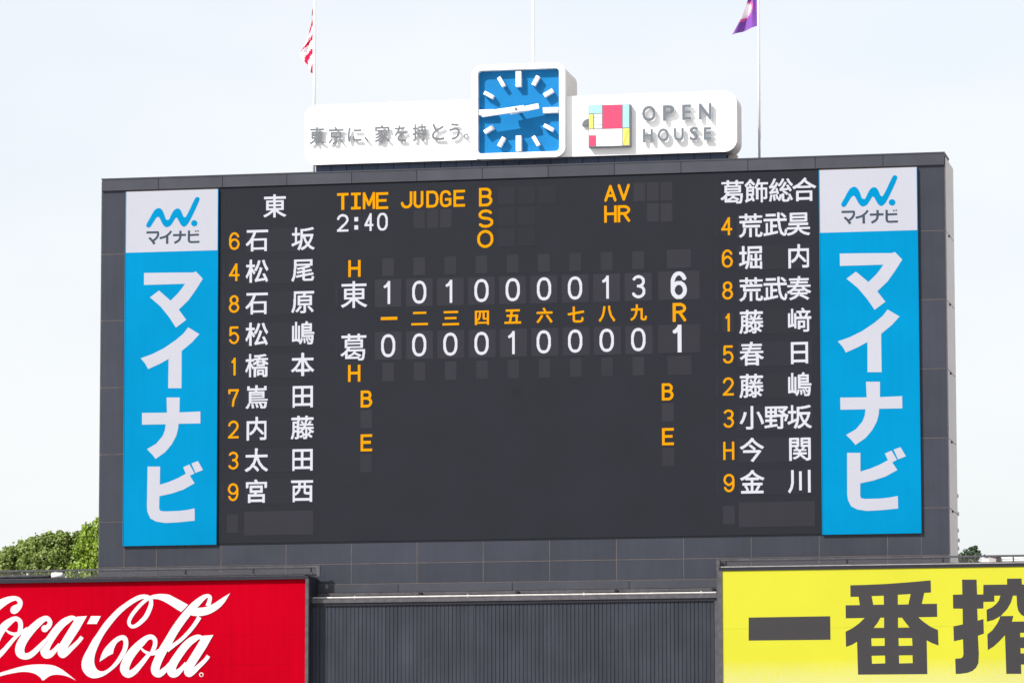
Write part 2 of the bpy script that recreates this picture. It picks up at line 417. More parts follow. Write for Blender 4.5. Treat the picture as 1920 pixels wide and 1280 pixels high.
def kanji(ch, cxp, cyp, size=43.0, mt='white_led', bold=0.8, name='character', box=None):
    """glyph drawn as lit lamps on the screen's grid; bold in lamp pitches"""
    v, f, nz_, bb = glyph(ch)
    X, Z = P(cxp, cyp, YS-.007); k = .01823*1.005; pt = PITCH_LED; dl = bold*pt
    if box:
        sx = (box[0]*k-2*dl)/(bb[1]-bb[0]); sz = (box[1]*k-2*dl)/max(1e-6, bb[3]-bb[2])
        c = ((bb[0]+bb[1])/2, (bb[2]+bb[3])/2)
    else:
        full = glyph('国')[3]; sx = sz = size*k/(full[3]-full[2])*.93
        c = ((full[0]+full[1])/2, (full[2]+full[3])/2)
    q = [((p[0]-c[0])*sx, (p[1]-c[1])*sz) for p in v]
    on_ = set()
    for face in f:
        for t3 in range(1, len(face)-1):
            a, b_, c_ = q[face[0]], q[face[t3]], q[face[t3+1]]
            x0, x1 = min(a[0],b_[0],c_[0])-dl, max(a[0],b_[0],c_[0])+dl
            z0, z1 = min(a[1],b_[1],c_[1])-dl, max(a[1],b_[1],c_[1])+dl
            ed = []
            for e0, e1 in ((a,b_),(b_,c_),(c_,a)):
                dx, dz = e1[0]-e0[0], e1[1]-e0[1]; ed.append((e0[0], e0[1], dx, dz, dx*dx+dz*dz or 1e-12))
            for j in range(math.ceil(z0/pt), math.floor(z1/pt)+1):
                for i in range(math.ceil(x0/pt), math.floor(x1/pt)+1):
                    if (i, j) in on_: continue
                    x, z = i*pt, j*pt
                    sgn = [dx*(z-ez)-dz*(x-ex) for ex, ez, dx, dz, l2 in ed]
                    hit = min(sgn) >= 0 or max(sgn) <= 0
                    if not hit:
                        for ex, ez, dx, dz, l2 in ed:
                            u = max(0, min(1, ((x-ex)*dx+(z-ez)*dz)/l2))
                            if (x-ex-u*dx)**2+(z-ez-u*dz)**2 <= dl*dl: hit = True; break
                    if hit: on_.add((i, j))
    gx = round(X/pt)*pt; gzz = round(Z/pt)*pt; mb = MB()
    for j in sorted({b for a, b in on_}):
        row = sorted(a for a, b in on_ if b == j); st_ = row[0]; pr_ = st_
        for a in row[1:]+[10**6]:
            if a != pr_+1:
                n0 = len(mb.v); xa_, xb_ = gx+(st_-.5)*pt, gx+(pr_+.5)*pt; za, zb = gzz+(j-.5)*pt, gzz+(j+.5)*pt
                mb.v += [(xa_, YS-.007, za), (xb_, YS-.007, za), (xb_, YS-.007, zb), (xa_, YS-.007, zb)]
                mb.f.append((n0, n0+1, n0+2, n0+3)); mb.mi.append(0); st_ = a
            pr_ = a
    return mb.build(name, M[mt], screen)
def lerp(a, b_, t): return a+(b_-a)*t

# left team
kanji('東', 515, 387, 43)
left = [('6','石','坂'),('4','松','尾'),('8','石','原'),('5','松','嶋'),('1','橋','本'),('7','嶌','田'),('2','内','藤'),('3','太','田'),('9','宮','西')]
for i, (d, a, b_) in enumerate(left):
    t = i/8
    yd = lerp(452, 922, t)
    cell(lerp(525.5, 522.5, t), lerp(450.5, 921, t), 129, 44, 'cellfaint')
    cell(lerp(440, 436.5, t), yd, 22, 35, 'cellfaint'); cell(lerp(420.5, 417.5, t), lerp(452, 923, t), 5, 34, 'cellfaint')
    xd = lerp(439.5, 436.8, t); w = 9 if d == '1' else 19.5
    led(d, xd-w/2, xd+w/2, yd-16.3, yd+16.3, 3.9, 'orange', 'position_number')
    kanji(a, lerp(482.5, 480, t), lerp(450.5, 921.5, t), 43); kanji(b_, lerp(568.5, 566.3, t), lerp(448, 920, t), 43)
cell(420.8, 387, 5, 44, 'cellfaint'); cell(522.5, 980, 130, 44); cell(436, 981.5, 21.5, 33)
# right team
for ch, x, y in (('葛',1373.5,361),('飾',1418.5,359),('総',1464,357.5),('合',1507.5,356)): kanji(ch, x, y, 43)
right = [('4','荒武昊'),('6','堀　内'),('8','荒武奏'),('1','藤　﨑'),('5','春　日'),('2','藤　嶋'),('3','小野坂'),('H','今　関'),('9','金　川')]
for i, (d, nm) in enumerate(right):
    t = i/8
    cell(lerp(1451, 1455, t), lerp(422, 903.5, t), 135, 44.5, 'cellfaint'); cell(lerp(1364.5, 1367.5, t), lerp(424.5, 905, t), 22, 35, 'cellfaint')
    cell(lerp(1343.5, 1346.5, t), lerp(425.5, 905, t), 5, 34, 'cellfaint')
    xd, yd = lerp(1363, 1367, t), lerp(424.5, 904.7, t); w = 9 if d == '1' else 19.5
    led(d, xd-w/2, xd+w/2, yd-16.5, yd+16.5, 3.9, 'orange', 'position_number')
    for c_, xx0, xx1, yy0, yy1 in zip(nm, (1407.5,1453,1496.8), (1410.5,1456,1500.5), (423.5,421.8,420.5), (904,903,902)):
        if c_ != '　': kanji(c_, lerp(xx0, xx1, t), lerp(yy0, yy1, t), 43)
cell(1343.5, 361, 5, 42, 'cellfaint'); cell(1456.5, 963.5, 138, 45); cell(1366.8, 965, 21.5, 33)
# centre headings
for ch, a, b_, y0, y1 in (('T',631.6,653.8,362.7,393.3),('I',658,676.4,362,392.8),('M',680,703.4,361.3,392.2),('E',705.5,728,360.6,391.6),
                       ('J',751.5,772.6,359.2,390.5),('U',775,794,358.6,389.6),('D',799.5,822,357.8,388.9),('G',824.7,847,357,388.3),('E',850,872,356.2,387.5),
                       ('B',898,922.8,353,387),('S',896.4,925,393,426.6),('O',894.7,925,431.8,464.4),
                       ('A',1133,1155.5,347.5,378),('V',1158,1180.5,346,376.5),('H',1133,1156,386.5,417),('R',1158.5,1181.5,385.5,416)):
    led(ch, a, b_, y0, y1, 5.0 if ch in 'BSO' and a < 1000 else 4.8, 'orange')
for ch, a, b_, y0, y1 in (('2',632,653.8,402,434.4),(':',664.3,671.7,402,435),('4',683,700.2,400.7,433),('0',707,727.6,399,432.3)):
    cell((a+b_)/2, (y0+y1)/2, 23, 34, 'cellfaint'); led(ch, a, b_, y0, y1, 4.2 if ch != ':' else 7, 'white_led')
for x in (786.3, 811, 836.3): cell(x, 411.3-(x-786)*.03, 21.3, 34)
for j, (y, xs_) in enumerate(((367,(949.5,987.5,1026)),(406.5,(949.5,987.5)),(445.5,(949.5,987.5)))):
    for x in xs_: cell(x, y-(x-949)*.03, 33, 33, 'cellfaint')
for x in (1199, 1224.3, 1249.5): cell(x, 360-(x-1199)*.03, 22, 34)
for x in (1224.5, 1249.7): cell(x, 398.6, 22, 34)
# line score
cx0, cx1 = 728, 1196.8
for i in range(9):
    t = i/8; x = [727.8,786.3,844.5,902.8,961.2,1019.8,1078.5,1137.5,1196.8][i]
    cell(x, lerp(500.6, 488, t), 22, 33); cell(lerp(728,1197,t), lerp(697.3, 686.2, t), 21.5, 34)
    cell(x, lerp(549.5, 538, t), 50, 51); cell(lerp(728,1198,t), lerp(648, 637, t), 50.3, 51.5)
    a, b_ = '101000013'[i], '000010000'[i]
    for ch, y in ((a, lerp(548.8, 537.3, t)), (b_, lerp(648, 636.5, t))):
        w = 14.5 if ch == '1' else (25.5 if ch == '3' else 26.8); xx = x-1.5 if ch == '1' else x
        led(ch, xx-w/2, xx+w/2, y-21, y+21, 5.1, 'white_led', 'inning_score')
kb = [('一',729.3,597,30.5,6),('二',787,597.3,30.5,25),('三',845.3,596,31,26),('四',903.7,595.5,27,27),('五',961.5,593,31,26.5),
      ('六',1020.7,591,30,28),('七',1079.7,589.7,30.5,29),('八',1138,588,30.5,29),('九',1197.5,586,30.5,30)]
for ch, x, y, w, h in kb: kanji(ch, x, y, mt='orange', bold=1.0 if ch != '一' else 0.3, box=(w, h), name='inning_number')
cell(1273.2, 485, 44.5, 34); cell(1273, 535, 76, 52); cell(1273.5, 634.8, 77, 51.5); cell(1274, 684.8, 44, 34.5)
led('6', 1258.3, 1287.8, 509.7, 560.4, 7.4, 'white_led', 'run_total'); led('1', 1262, 1280.5, 609.5, 660, 7.4, 'white_led', 'run_total')
led('R', 1262, 1286.5, 568.5, 602, 5.2, 'orange')
kanji('東', 664, 553, 49.5, bold=.6); kanji('葛', 663.5, 652, 49.5, bold=.55)
cell(631.3, 552.5, 5.5, 45, 'cellfaint'); cell(631.3, 652, 5.5, 46, 'cellfaint')
led('H', 653, 675.6, 488, 519.5, 4.8, 'orange'); led('H', 652.8, 675.2, 684.5, 715.3, 4.8, 'orange')
led('B', 676.8, 698, 732, 763.2, 4.8, 'orange'); led('E', 676.4, 698, 814, 845.6, 4.8, 'orange')
cell(686.8, 785.5, 21.7, 33); cell(686.5, 867.7, 21.7, 33)
led('B', 1241.8, 1262.8, 719, 750, 4.8, 'orange'); led('E', 1242.3, 1263.2, 802.5, 833, 4.8, 'orange')
cell(1252.2, 772.5, 22, 33); cell(1253, 856, 22, 33.2)
cell(967.5, 734, 16.5, 15, 'darkcell_shade')

# ------------------------------------------------------------ tall cyan banners on the scoreboard
def zoomfn(ox, oy, s, Y, dx=0.0):
    def f(p):
        x, z = P(ox+p[0]/s, oy+p[1]/s, Y); return (x+dx, z)
    return f
def banner(X0, dx, label):
    YB = -0.10
    t = thing('advertising_banner', label, 'banner', (X0+BW/2, YB, ZBB), 'tall cyan banners on the scoreboard')
    zs = (Zp(474, 238)+Zp(438, 1540))/2
    MB().box(X0, X0+BW, YB, -0.012, ZBB, zs).build('cyan_sheet', M['cyan'], t)
    MB().box(X0, X0+BW, YB, -0.012, zs+.0005, ZBT).build('white_sheet', M['bwhite'], t)
    MB().box(X0-.02, X0-.001, YB-.012, -.012, ZBB, ZBT).build('edge_strip', M['cyan'], t)
    MB().box(X0+BW+.001, X0+BW+.02, YB-.012, -.012, ZBB, ZBT).build('edge_strip', M['cyan'], t)
    f1 = zoomfn(230,480,4.921,YB,dx); f2 = zoomfn(230,720,4.129,YB,dx); f3 = zoomfn(260,360,11.636,YB,dx)
    ma = [(197,156),(430,153),(650,152),(678,143),(740,210),(680,305),(610,405),(518,494),(587,588),(492,660),(430,565),(350,465),(252,381),(335,318),(390,365),(442,411),(510,345),(545,300),(575,256),(197,267)]
    ii = [(605,657),(708,720),(640,795),(545,875),(543,1218),(420,1218),(424,948),(340,995),(235,1042),(210,995),(167,942),(270,905),(380,850),(490,775),(560,715)]
    na = [(340,103),(442,103),(440,218),(602,211),(602,303),(433,306),(428,350),(415,400),(380,465),(330,525),(255,578),(230,545),(188,502),(260,460),(310,400),(327,355),(333,310),(150,313),(150,222),(343,220)]
    bi = [(193,637),(290,637),(288,777),(360,755),(430,725),(490,692),(468,642),(518,620),(556,690),(521,708),(557,766),(470,815),(380,845),(285,866),(283,960),(290,978),(320,983),(430,980),(500,972),(557,960),(558,1055),(430,1068),(330,1073),(260,1062),(215,1038),(193,990),(188,950)]
    dot = [(533,613),(583,594),(622,663),(564,686)]
    for poly, f in ((ma,f1),(ii,f1),(na,f2),(bi,f2)):
        mb = MB().extrude([[f(p) for p in poly]], YB-.004, YB-.0005)
        if poly is bi: mb.extrude([[f(p) for p in dot]], YB-.004, YB-.0005)
        mb.build('character', M['bwhite'], t)
    wave = [(165,725),(190,665),(230,600),(300,470),(360,385),(440,350),(505,385),(550,470),(590,585),(625,608),(665,595),(720,480),(780,390),(850,360),(905,385),(950,470),(972,530),(1000,548),(1030,538),(1100,410),(1180,240),(1240,130),(1280,108),(1322,130),(1325,175),(1260,330),(1170,520),(1090,670),(1035,735),(985,757),(930,725),(880,640),(845,575),(822,560),(800,572),(740,670),(690,735),(610,768),(545,730),(495,645),(455,565),(420,543),(380,568),(320,660),(260,755),(220,778),(175,760)]
    mb = MB().extrude([[f3(p) for p in smooth_loop(wave, 4)]], YB-.004, YB-.0005)
    mb.extrude([[f3((1213+68*cos(2*pi*i/24), 682+68*sin(2*pi*i/24))) for i in range(24)]], YB-.004, YB-.0005)
    mb.build('logo', M['cyan'], t)
    strokes = [[[(170,884,46),(430,878,46)],[(418,862,44),(424,930,44),(390,1000,44),(325,1058,44)],[(228,998,46),(290,1055,50),(345,1132,56)]],
               [[(712,850,42),(650,925,44),(565,980,44),(458,1008,44)],[(622,965,50),(622,1130,50)]],
               [[(750,942,46),(1030,935,46)],[(910,845,48),(910,960,48),(880,1050,46),(780,1112,46)]],
               [[(1098,840,46),(1096,1040,48),(1112,1080,46),(1150,1092,44),(1325,1086,44)],[(1100,940,42),(1312,930,42)],[(1240,842,30),(1248,868,30)],[(1290,838,30),(1298,864,30)]]]
    for ch in strokes:
        mb = MB()
        for k, st in enumerate(ch):
            l, r, q = ribbon(st, sm=4 if len(st) > 2 else 1)
            mb.extrude([[f3(p) for p in l + r[::-1]]], YB-.004-.0012*k, YB-.0005)
        mb.build('small_character', M['ink'], t)
banner(XBL0, 0.0, 'tall cyan banner with white Japanese lettering down the left side of the scoreboard')
banner(XBR1-BW, (XBR1-BW)-XBL0, 'tall cyan banner with white Japanese lettering down the right side of the scoreboard')

# ------------------------------------------------------------ white roof sign
YR = 0.30
sx0, sx1 = Xp(571, 255, YR), Xp(1381.5, 230, YR)
sz1 = (Zp(196, 610, YR)+Zp(171.5, 1350, YR))/2; sz0 = (Zp(308.5, 610, YR)+Zp(285.5, 1340, YR))/2
sign = thing('roof_sign', 'long white rounded roof sign with grey raised lettering on top of the scoreboard', 'sign', ((sx0+sx1)/2, YR+.6, sz0))
MB().extrude([rrect(sx0, sx1, sz0, sz1, .42, 9)], YR, YR+.05, ms=0).build('face_panel', [M['signwhite']], sign)
MB().extrude([rrect(sx0+.012, sx1-.012, sz0+.012, sz1-.012, .41, 9)], YR+.051, YR+1.2).build('case', [M['signside']], sign)
for k in range(1, 10):       # lifting lugs and the pale cap strips on top
    x = sx0 + (sx1-sx0)*k/10
    if k in (2, 8): MB().box(x-.03, x+.03, YR+.1, YR+.16, sz1, sz1+.05).build('lug', M['signwhite'], sign)
MB().box(sx1-1.2, sx1-.42, YR+.1, YR+.5, sz1, sz1+.03).build('cap_strip', M['signwhite'], sign)
def raised(ch, x0, x1, y0, y1, Yf, depth, par, bold, name='letter', keep=False, fm='letter', th=.125, fat=0.0):
    v, f, nzz, bb = glyph(ch, bold, 0.5)
    X0, Z1 = P(x0, y0, Yf-depth); X1, Z0 = P(x1, y1, Yf-depth)
    vm = (Z0+Z1)/2; hm = (X0+X1)/2
    sx = (X1-X0)/(bb[1]-bb[0]); sz = (Z1-Z0)/(bb[3]-bb[2])
    if keep: sx = sz = keep
    vv = [(hm+(p[0]-(bb[0]+bb[1])/2)*sx, (Yf-depth+th/2) - p[2]*th, vm+(p[1]-(bb[2]+bb[3])/2)*sz) for p in v]
    mi = [0 if abs(n_) > .5 else 1 for n_ in nzz]
    if fat:        # broader strokes: shifted layers, each a millimetre behind the last
        base, fb, mb_ = list(vv), list(f), list(mi)
        for i_, (dx_, dz_) in enumerate(((fat,0),(-fat,0),(0,fat),(0,-fat))):
            k_ = len(vv); vv += [(p[0]+dx_, p[1]+.0012*(i_+1), p[2]+dz_) for p in base]
            f = list(f)+[tuple(q+k_ for q in ff_) for ff_ in fb]; mi = mi+mb_
    return mesh_obj(name, vv, f, [M[fm], M['signwhite']], par, mi)
for ch, a, b_, y0, y1 in (('東',581,607.5,239,270),('京',616,643.5,239,269),('に',652.5,677.5,241,265),('、',683,691,257,266),
        ('家',703,731,235.5,267),('を',740,762.5,236,264.5),('持',773.5,799.5,233.5,263.5),('と',810,832.5,232.5,262),('う',842.5,862,232,261.5),('。',869.5,878.5,251,260.5)):
    raised(ch, a, b_, y0, y1, YR, .13, sign, 0.0, fm='paleletter', th=.05, fat=.009)
for ch, a, b_, y0, y1 in (('O',125,362,262,525),('P',483,685,252,513),('E',812,970,240,500),('N',1100,1316,222,490),
        ('H',140,312,660,880),('O',393,586,650,870),('U',670,840,645,860),('S',938,1094,622,852),('E',1183,1314,630,840)):
    raised(ch, 1190+a/9.143, 1190+b_/9.143, 170+y0/9.143, 170+y1/9.143, YR, .17, sign, 0.024, th=.10)
# the square emblem
fl = zoomfn(1080,180,11.636,YR-.2)
def quad(x0,x1,y0,y1):     # rows follow the slight slope of the horizontal lines
    s = lambda x: -(x-272)*.024
    return [fl((x0,y1+s(x0))), fl((x1,y1+s(x1))), fl((x1,y0+s(x1))), fl((x0,y0+s(x0)))]
em = MB().extrude([quad(272,1190,205,1122)], YR-.2, YR-.002).build('emblem', M['lline'], sign)
for r_, mt in (((286,568,212,388),'lcyan'),((586,1004,214,722),'lred'),((1020,1158,214,712),'lcyan'),((286,378,404,718),'lyel'),
           ((400,566,404,468),'signwhite'),((400,566,484,550),'signwhite'),((400,566,566,632),'signwhite'),((400,566,648,714),'signwhite'),
           ((1024,1164,728,1094),'lyel'),((290,432,872,1096),'lred'),((444,1008,735,1100),'signwhite'),((290,444,735,862),'signwhite')):
    MB().extrude([quad(*r_)], YR-.206, YR-.2005).build('colour_panel', M[mt], em)
a, b_ = (1032, 1080), (1152, 770)
l, r, q = ribbon([(a[0],a[1]-18,14),(b_[0],b_[1]-20,14)], sm=1)
MB().extrude([[fl(p) for p in l+r[::-1]]], YR-.209, YR-.2065).build('diagonal_line', M['lorange'], em)
hd = [(275,640)] + [(275-155*cos(radians(x)), 640-150*sin(radians(x))) for x in range(0, 91, 10)]
MB().extrude([[fl(p) for p in hd]], YR-.12, YR-.002).build('half_disc', M['lline'], em)

# plinth under the sign
pl = thing('sign_plinth', 'low dark panelled plinth between the white roof sign and the scoreboard top', 'plinth', ((sx0+sx1)/2, YR+.6, ZT+.05))
px0, px1 = Xp(592, 318, .55), Xp(1362, 296, .55)
MB().box(px0+.03, px1-.03, .56, 1.35, ZT-.3, sz0-.002).build('core', M['frame'], pl)
n_ = 26
for i in range(n_):
    a = px0+(px1-px0)*i/n_; b_ = px0+(px1-px0)*(i+1)/n_
    MB().box(a+.012, b_-.012, .53, .559, ZT-.3, sz0-.003).build('panel', M['plinth'], pl)
MB().box(px1+.0, px1+.30, 1.0, 1.25, sz0-.16, sz0-.003).build('bracket', M['signside'], pl)

# ------------------------------------------------------------ clock
YC = 0.05
clock = thing('clock', 'square blue clock with white hands and hour marks in a white rounded frame', 'clock', (Xp(972,208,YC), 1.2, Zp(296, 972, YC)))
ox0, ox1 = Xp(884.5, 205, YC), Xp(1059, 205, YC); ix0, ix1 = Xp(895.6, 205, YC), Xp(1048.3, 205, YC)
oz1 = (Zp(122.5, 890, YC)+Zp(117.5, 1050, YC))/2; oz0 = (Zp(299, 895, YC)+Zp(294, 1045, YC))/2
iz1 = (Zp(132.5, 900, YC)+Zp(127.5, 1042, YC))/2; iz0 = (Zp(288, 900, YC)+Zp(283.5, 1042, YC))/2
MB().extrude([rrect(ox0, ox1, oz0, oz1, .33, 9), rrect(ix0, ix1, iz0, iz1, .13, 7)], YC, YC+.238).build('frame', M['signwhite'], clock)
MB().extrude([rrect(ox0+.01, ox1-.01, oz0+.01, oz1-.01, .32, 9)], YC+.239, YC+2.4).build('case', M['signside'], clock)
MB().extrude([rrect(ix0-.0, ix1+.0, iz0-.0, iz1+.0, .13, 7)], YC+.232, YC+.2385).build('dial', M['clockblue'], clock)
ccx, ccz = P(880+618/6.735, 110+662/6.735, YC)
def rotbox(cx, cz, L_, w, ang, y0, y1, name, par, mt='signwhite'):
    """box of length L_ whose long axis points to clock angle ang (0 = up, clockwise)"""
    u = Vector((sin(ang), cos(ang))); n2 = Vector((cos(ang), -sin(ang)))
    pts = [(cx+u.x*a+n2.x*b2, cz+u.y*a+n2.y*b2) for a, b2 in ((-L_/2,-w/2),(L_/2,-w/2),(L_/2,w/2),(-L_/2,w/2))]
    return MB().extrude([pts], y0, y1).build(name, M[mt], par)
kz = .01823/6.735*1.0
for h in range(12):
    ang = radians(30*h)
    if h % 3 == 0: L_, w, rr = 192*kz, 66*kz, 405*kz
    else: L_, w, rr = 128*kz, 46*kz, 436*kz
    rotbox(ccx+sin(ang)*rr, ccz+cos(ang)*rr, L_, w, ang, YC+.005, YC+.2315, 'hour_mark', clock)
ahr, amn = radians(80), radians(263.5)
rotbox(ccx+sin(ahr)*.23, ccz+cos(ahr)*.23, 1.0, .17, ahr, YC-.16, YC-.04, 'hour_hand', clock)
rotbox(ccx+sin(amn)*.46, ccz+cos(amn)*.46, 1.45, .185, amn, YC-.40, YC-.27, 'minute_hand', clock)
MB().bar((ccx, YC-.42, ccz), (ccx, YC+.2315, ccz), .05, 14).build('spindle', M['letter'], clock)

# ------------------------------------------------------------ flagpoles and flags
YP = 2.0
def flagpole(px, py, label, top):
    x, _ = P(px, py, YP)
    t = thing('flagpole', label, 'flagpole', (x, YP, ZT-.04), 'white flagpoles behind the scoreboard top')
    MB().bar((x, YP, ZT-.04), (x, YP, top), .042, 12, .032).build('pole', M['pole'], t, smooth=True)
    MB().bar((x, YP, ZT-.04), (x, YP, ZT+.02), .12, 12).build('base_plate', M['pole'], t)
    MB().bar((x, YP, top), (x, YP, top+.12), .07, 12, .02).build('finial', M['pole'], t)
    MB().bar((x+.055, YP, ZT+1.0), (x+.045, YP, top-.1), .005, 5).build('halyard', M['pipe'], t)
    return x
topz = Zp(-190, 1000, YP)
xp1 = flagpole(589.5, 100, 'white flagpole carrying the limp red and white flag', Zp(-150, 589, YP))
xp2 = flagpole(999.8, 60, 'white flagpole rising behind the clock, without a visible flag', topz)
xp3 = flagpole(1422.8, 150, 'white flagpole carrying the purple flag, right of the roof sign', Zp(-200, 1422, YP))
def flag(name, xp, zt, zb, profile, label, mats, colour, folds=3, amp=.10, sag=0.0):
    nu, nv = 26, 44; v = []; f = []; mi = []
    for j in range(nv+1):
        t = j/nv; wj, drop = profile(t)
        for i in range(nu+1):
            u = i/nu
            y = YP + amp*sin(u*folds*2*pi + t*3.5)*min(1, u*3)*(0.35+.65*t) + .03*sin(t*13+u*5)*u
            v.append((xp-.045-wj*u, y, zt+(zb-zt)*t - drop*u - sag*u*u))
    for j in range(nv):
        for i in range(nu):
            a = j*(nu+1)+i; f.append((a, a+nu+1, a+nu+2, a+1)); mi.append(colour((i+.5)/nu, (j+.5)/nv))
    t_ = thing(name, label, 'flag', (xp, YP, zb))
    me = mesh_obj('cloth', v, f, mats, t_, mi, True)
    MB().bar((xp-.05, YP, zt-.02), (xp-.05, YP, zb), .012, 6).build('hoist_rope', mats[0], t_)
def prof1(t):          # limp: narrow top, widest two thirds down
    pts = [(0,.02),(.2,.10),(.45,.27),(.62,.50),(.70,.40),(.85,.17),(1,.06)]
    for (a, wa), (b2, wb) in zip(pts[:-1], pts[1:]):
        if t <= b2: return lerp(wa, wb, (t-a)/(b2-a)), .18*sin(t*pi)
    return .06, 0
z1_, z0_ = Zp(18, 589, YP), Zp(137, 589, YP)
flag('striped_flag', xp1, z1_, z0_, prof1, 'limp red and white striped flag hanging down the left flagpole', [M['fwhite'], M['fred']],
     lambda u, t: 1 if ((t*4.2 - u*.6 + .1) % 1.0) > .62 else 0, 2, .06)
z1_, z0_ = Zp(-75, 1422, YP), Zp(49, 1422, YP)
def prof2(t): return lerp(.10, .84, t**2.1), .29*t
def col2(u, t):
    d = math.hypot((u-.92)*.50, (t-.70)*2.25)
    return 1 if d < .24 else (2 if d < .31 else 0)  # outer ring: red glare round the emblem, painted into the cloth
flag('purple_flag', xp3, z1_, z0_, prof2, 'purple flag with a pale round emblem hanging from the right flagpole', [M['purple'], M['fwhite'], M['fpink']], col2, 1.3, .09)

# ------------------------------------------------------------ dark ribbed wall between the billboards
YW = -0.9
zw = (Zp(1134.5, 700, YW)+Zp(1127, 1250, YW))/2; zw2 = (Zp(1129, 700, YW)+Zp(1121.5, 1250, YW))/2; zw1 = (Zp(1122, 700, YW)+Zp(1114, 1250, YW))/2
wx0, wx1 = Xp(578, 1200, YW), Xp(1348, 1200, YW)
wall = thing('ribbed_wall', 'dark vertically ribbed metal wall between the red and yellow billboards', 'wall', ((wx0+wx1)/2, YW, 0))
nr = 104; vv = []; ff = []
st = (wx1-wx0)/nr; xs_ = []
for i in range(nr):
    x = wx0+i*st; dg = .012+.010*random.random(); xs_ += [(x, dg), (x+st*.08, 0), (x+st*.82, 0), (x+st*.90, dg)]
xs_.append((wx1, .035))
for (x, d) in xs_: vv += [(x, YW+d, 0), (x, YW+d, zw)]
for i in range(len(xs_)-1): ff.append((2*i, 2*i+2, 2*i+3, 2*i+1))
o = mesh_obj('ribbed_sheet', vv, ff, M['ribs'], wall)
MB().box(wx0, wx1, YW-.05, -.02, zw, zw2).build('cap', M['frame'], wall)
MB().box(wx0, wx1, YW-.09, -.08, zw2, zw1).build('coping', M['framel'], wall)
MB().box(wx1-.13, wx1, YW-.06, YW-.002, 0, zw-.002).build('edge_trim', M['framel'], wall)
MB().box(wx0, wx0+.13, YW-.06, YW-.002, 0, zw-.002).build('edge_trim', M['framel'], wall)
for xx in (Xp(886, 1200, YW),): MB().box(xx-.05, xx+.03, YW-.008, YW-.001, 0, zw-.002).build('joint_strip', M['ribs'], wall)
x0_, x1_ = Xp(631, 1119, YW+.1), Xp(1343, 1111, YW+.1); zp = (Zp(1119.8, 640, YW+.1)+Zp(1110.5, 1340, YW+.1))/2
pr = thing('handrail_pipe', 'thin pale pipe running along the top of the ribbed wall', 'pipe', ((x0_+x1_)/2, YW+.1, zw1))
MB().bar((x0_-.9, YW+.1, zp), (x1_, YW+.1, zp), .035, 8).build('pipe', M['pipe'], pr)
for px_ in (665, 877, 1095, 1315):
    x = Xp(px_, 1116, YW+.1); MB().bar((x, YW+.1, zw1-.005), (x, YW+.1, zp+.06), .028, 8).build('clamp', M['pipe'], pr)
for px_ in (788, 970, 1155, 1338):
    x = Xp(px_, 1113, -.2); MB().box(x-.04, x+.05, -.3, -.08, zf0-.02, zf0+.07).build('bracket', M['frame'], pr)

# ------------------------------------------------------------ billboards
YF = -1.45
def billboard(name, label, X0, X1, zt, zb, seams, face, rec, left_open):
    t = thing(name, label, 'billboard', ((X0+X1)/2, -.7, 0))
    fr = .105
    MB().box(X0+.002, X1-.002, YF+.14, -.04, zb+.002, zt-.002).build('box', M['frame'], t)
    MB().box(X0, X1, YF, YF+.16, zt-fr, zt).build('frame', M['frame'], t)
    MB().box(X0, X1, YF, YF+.16, zb, zb+fr).build('frame', M['frame'], t)
    MB().box(X0, X0+fr, YF, YF+.16, zb+fr+.0005, zt-fr-.0005).build('frame', M['framel'] if left_open else M['frame'], t)
    MB().box(X1-fr, X1, YF, YF+.16, zb+fr+.0005, zt-fr-.0005).build('frame', M['framel'], t)
    zs = [zt-fr] + seams + [zb+fr]
    for a, b2 in zip(zs[:-1], zs[1:]):
        MB().box(X0+fr, X1-fr, YF+rec, YF+.135, b2+.0015, a-.0015).build('sheet', M[face], t)
    # legs down to the ground
    for k in range(4):
        x = X0+(X1-X0)*(k+.5)/4; MB().box(x-.25, x+.25, -1.1, -.6, 0, zb).build('post', M['frame'], t)
    return t
rx1 = Xp(578, 1180, YF); rzt = (Zp(1079.5, 570, YF)+Zp(1086.5, 0, YF))/2
zbot = Zp(1400, 300, YF)
rseam = [(Zp(1195.6, 0, YF)+Zp(1187.5, 570, YF))/2, (Zp(1243.5, 560, YF)), Zp(1300, 300, YF)]
rb = billboard('red_billboard', 'red billboard with white flowing script lettering, lower left of the scoreboard', rx1-17.5, rx1, rzt, zbot, rseam, 'red', .12, False)
YT = YF+.12
fA = zoomfn(0,1100,7.111,YT); fB = zoomfn(140,1100,7.111,YT); fC = zoomfn(220,1100,7.109,YT)
LAY = [0]
def script_letter(f, strokes=(), polys=(), discs=()):
    mb = MB(); k = LAY[0] % 30
    for st_ in strokes:
        l, r, q = ribbon(st_, sm=5)
        # caps on both ends keep joints round
        y = YT-.002-.0005*k; k += 2 + int(.00005*len(l)/.0005)
        # quads, so that tight bends cannot break the outline
        b0 = len(mb.v)
        for i_, (a, c) in enumerate(zip(l, r)):
            (ax, az), (cx_, cz_) = f(a), f(c); yy = y - .00005*i_; mb.v += [(ax, yy, az), (cx_, yy, cz_)]
        for i in range(len(l)-1):
            mb.f.append((b0+2*i, b0+2*i+1, b0+2*i+3, b0+2*i+2)); mb.mi.append(0)
    for pl_ in polys:
        mb.extrude([[f(p) for p in pl_]], YT-.002-.0005*k, YT-.0005, back=False); k += 1
    for (cx_, cy_, r_) in discs:
        mb.extrude([[f((cx_+r_*cos(2*pi*i/22), cy_+r_*sin(2*pi*i/22))) for i in range(22)]], YT-.002-.0005*k, None); k += 1
    LAY[0] = k
    return mb.build('letter', M['redwhite'], rb)
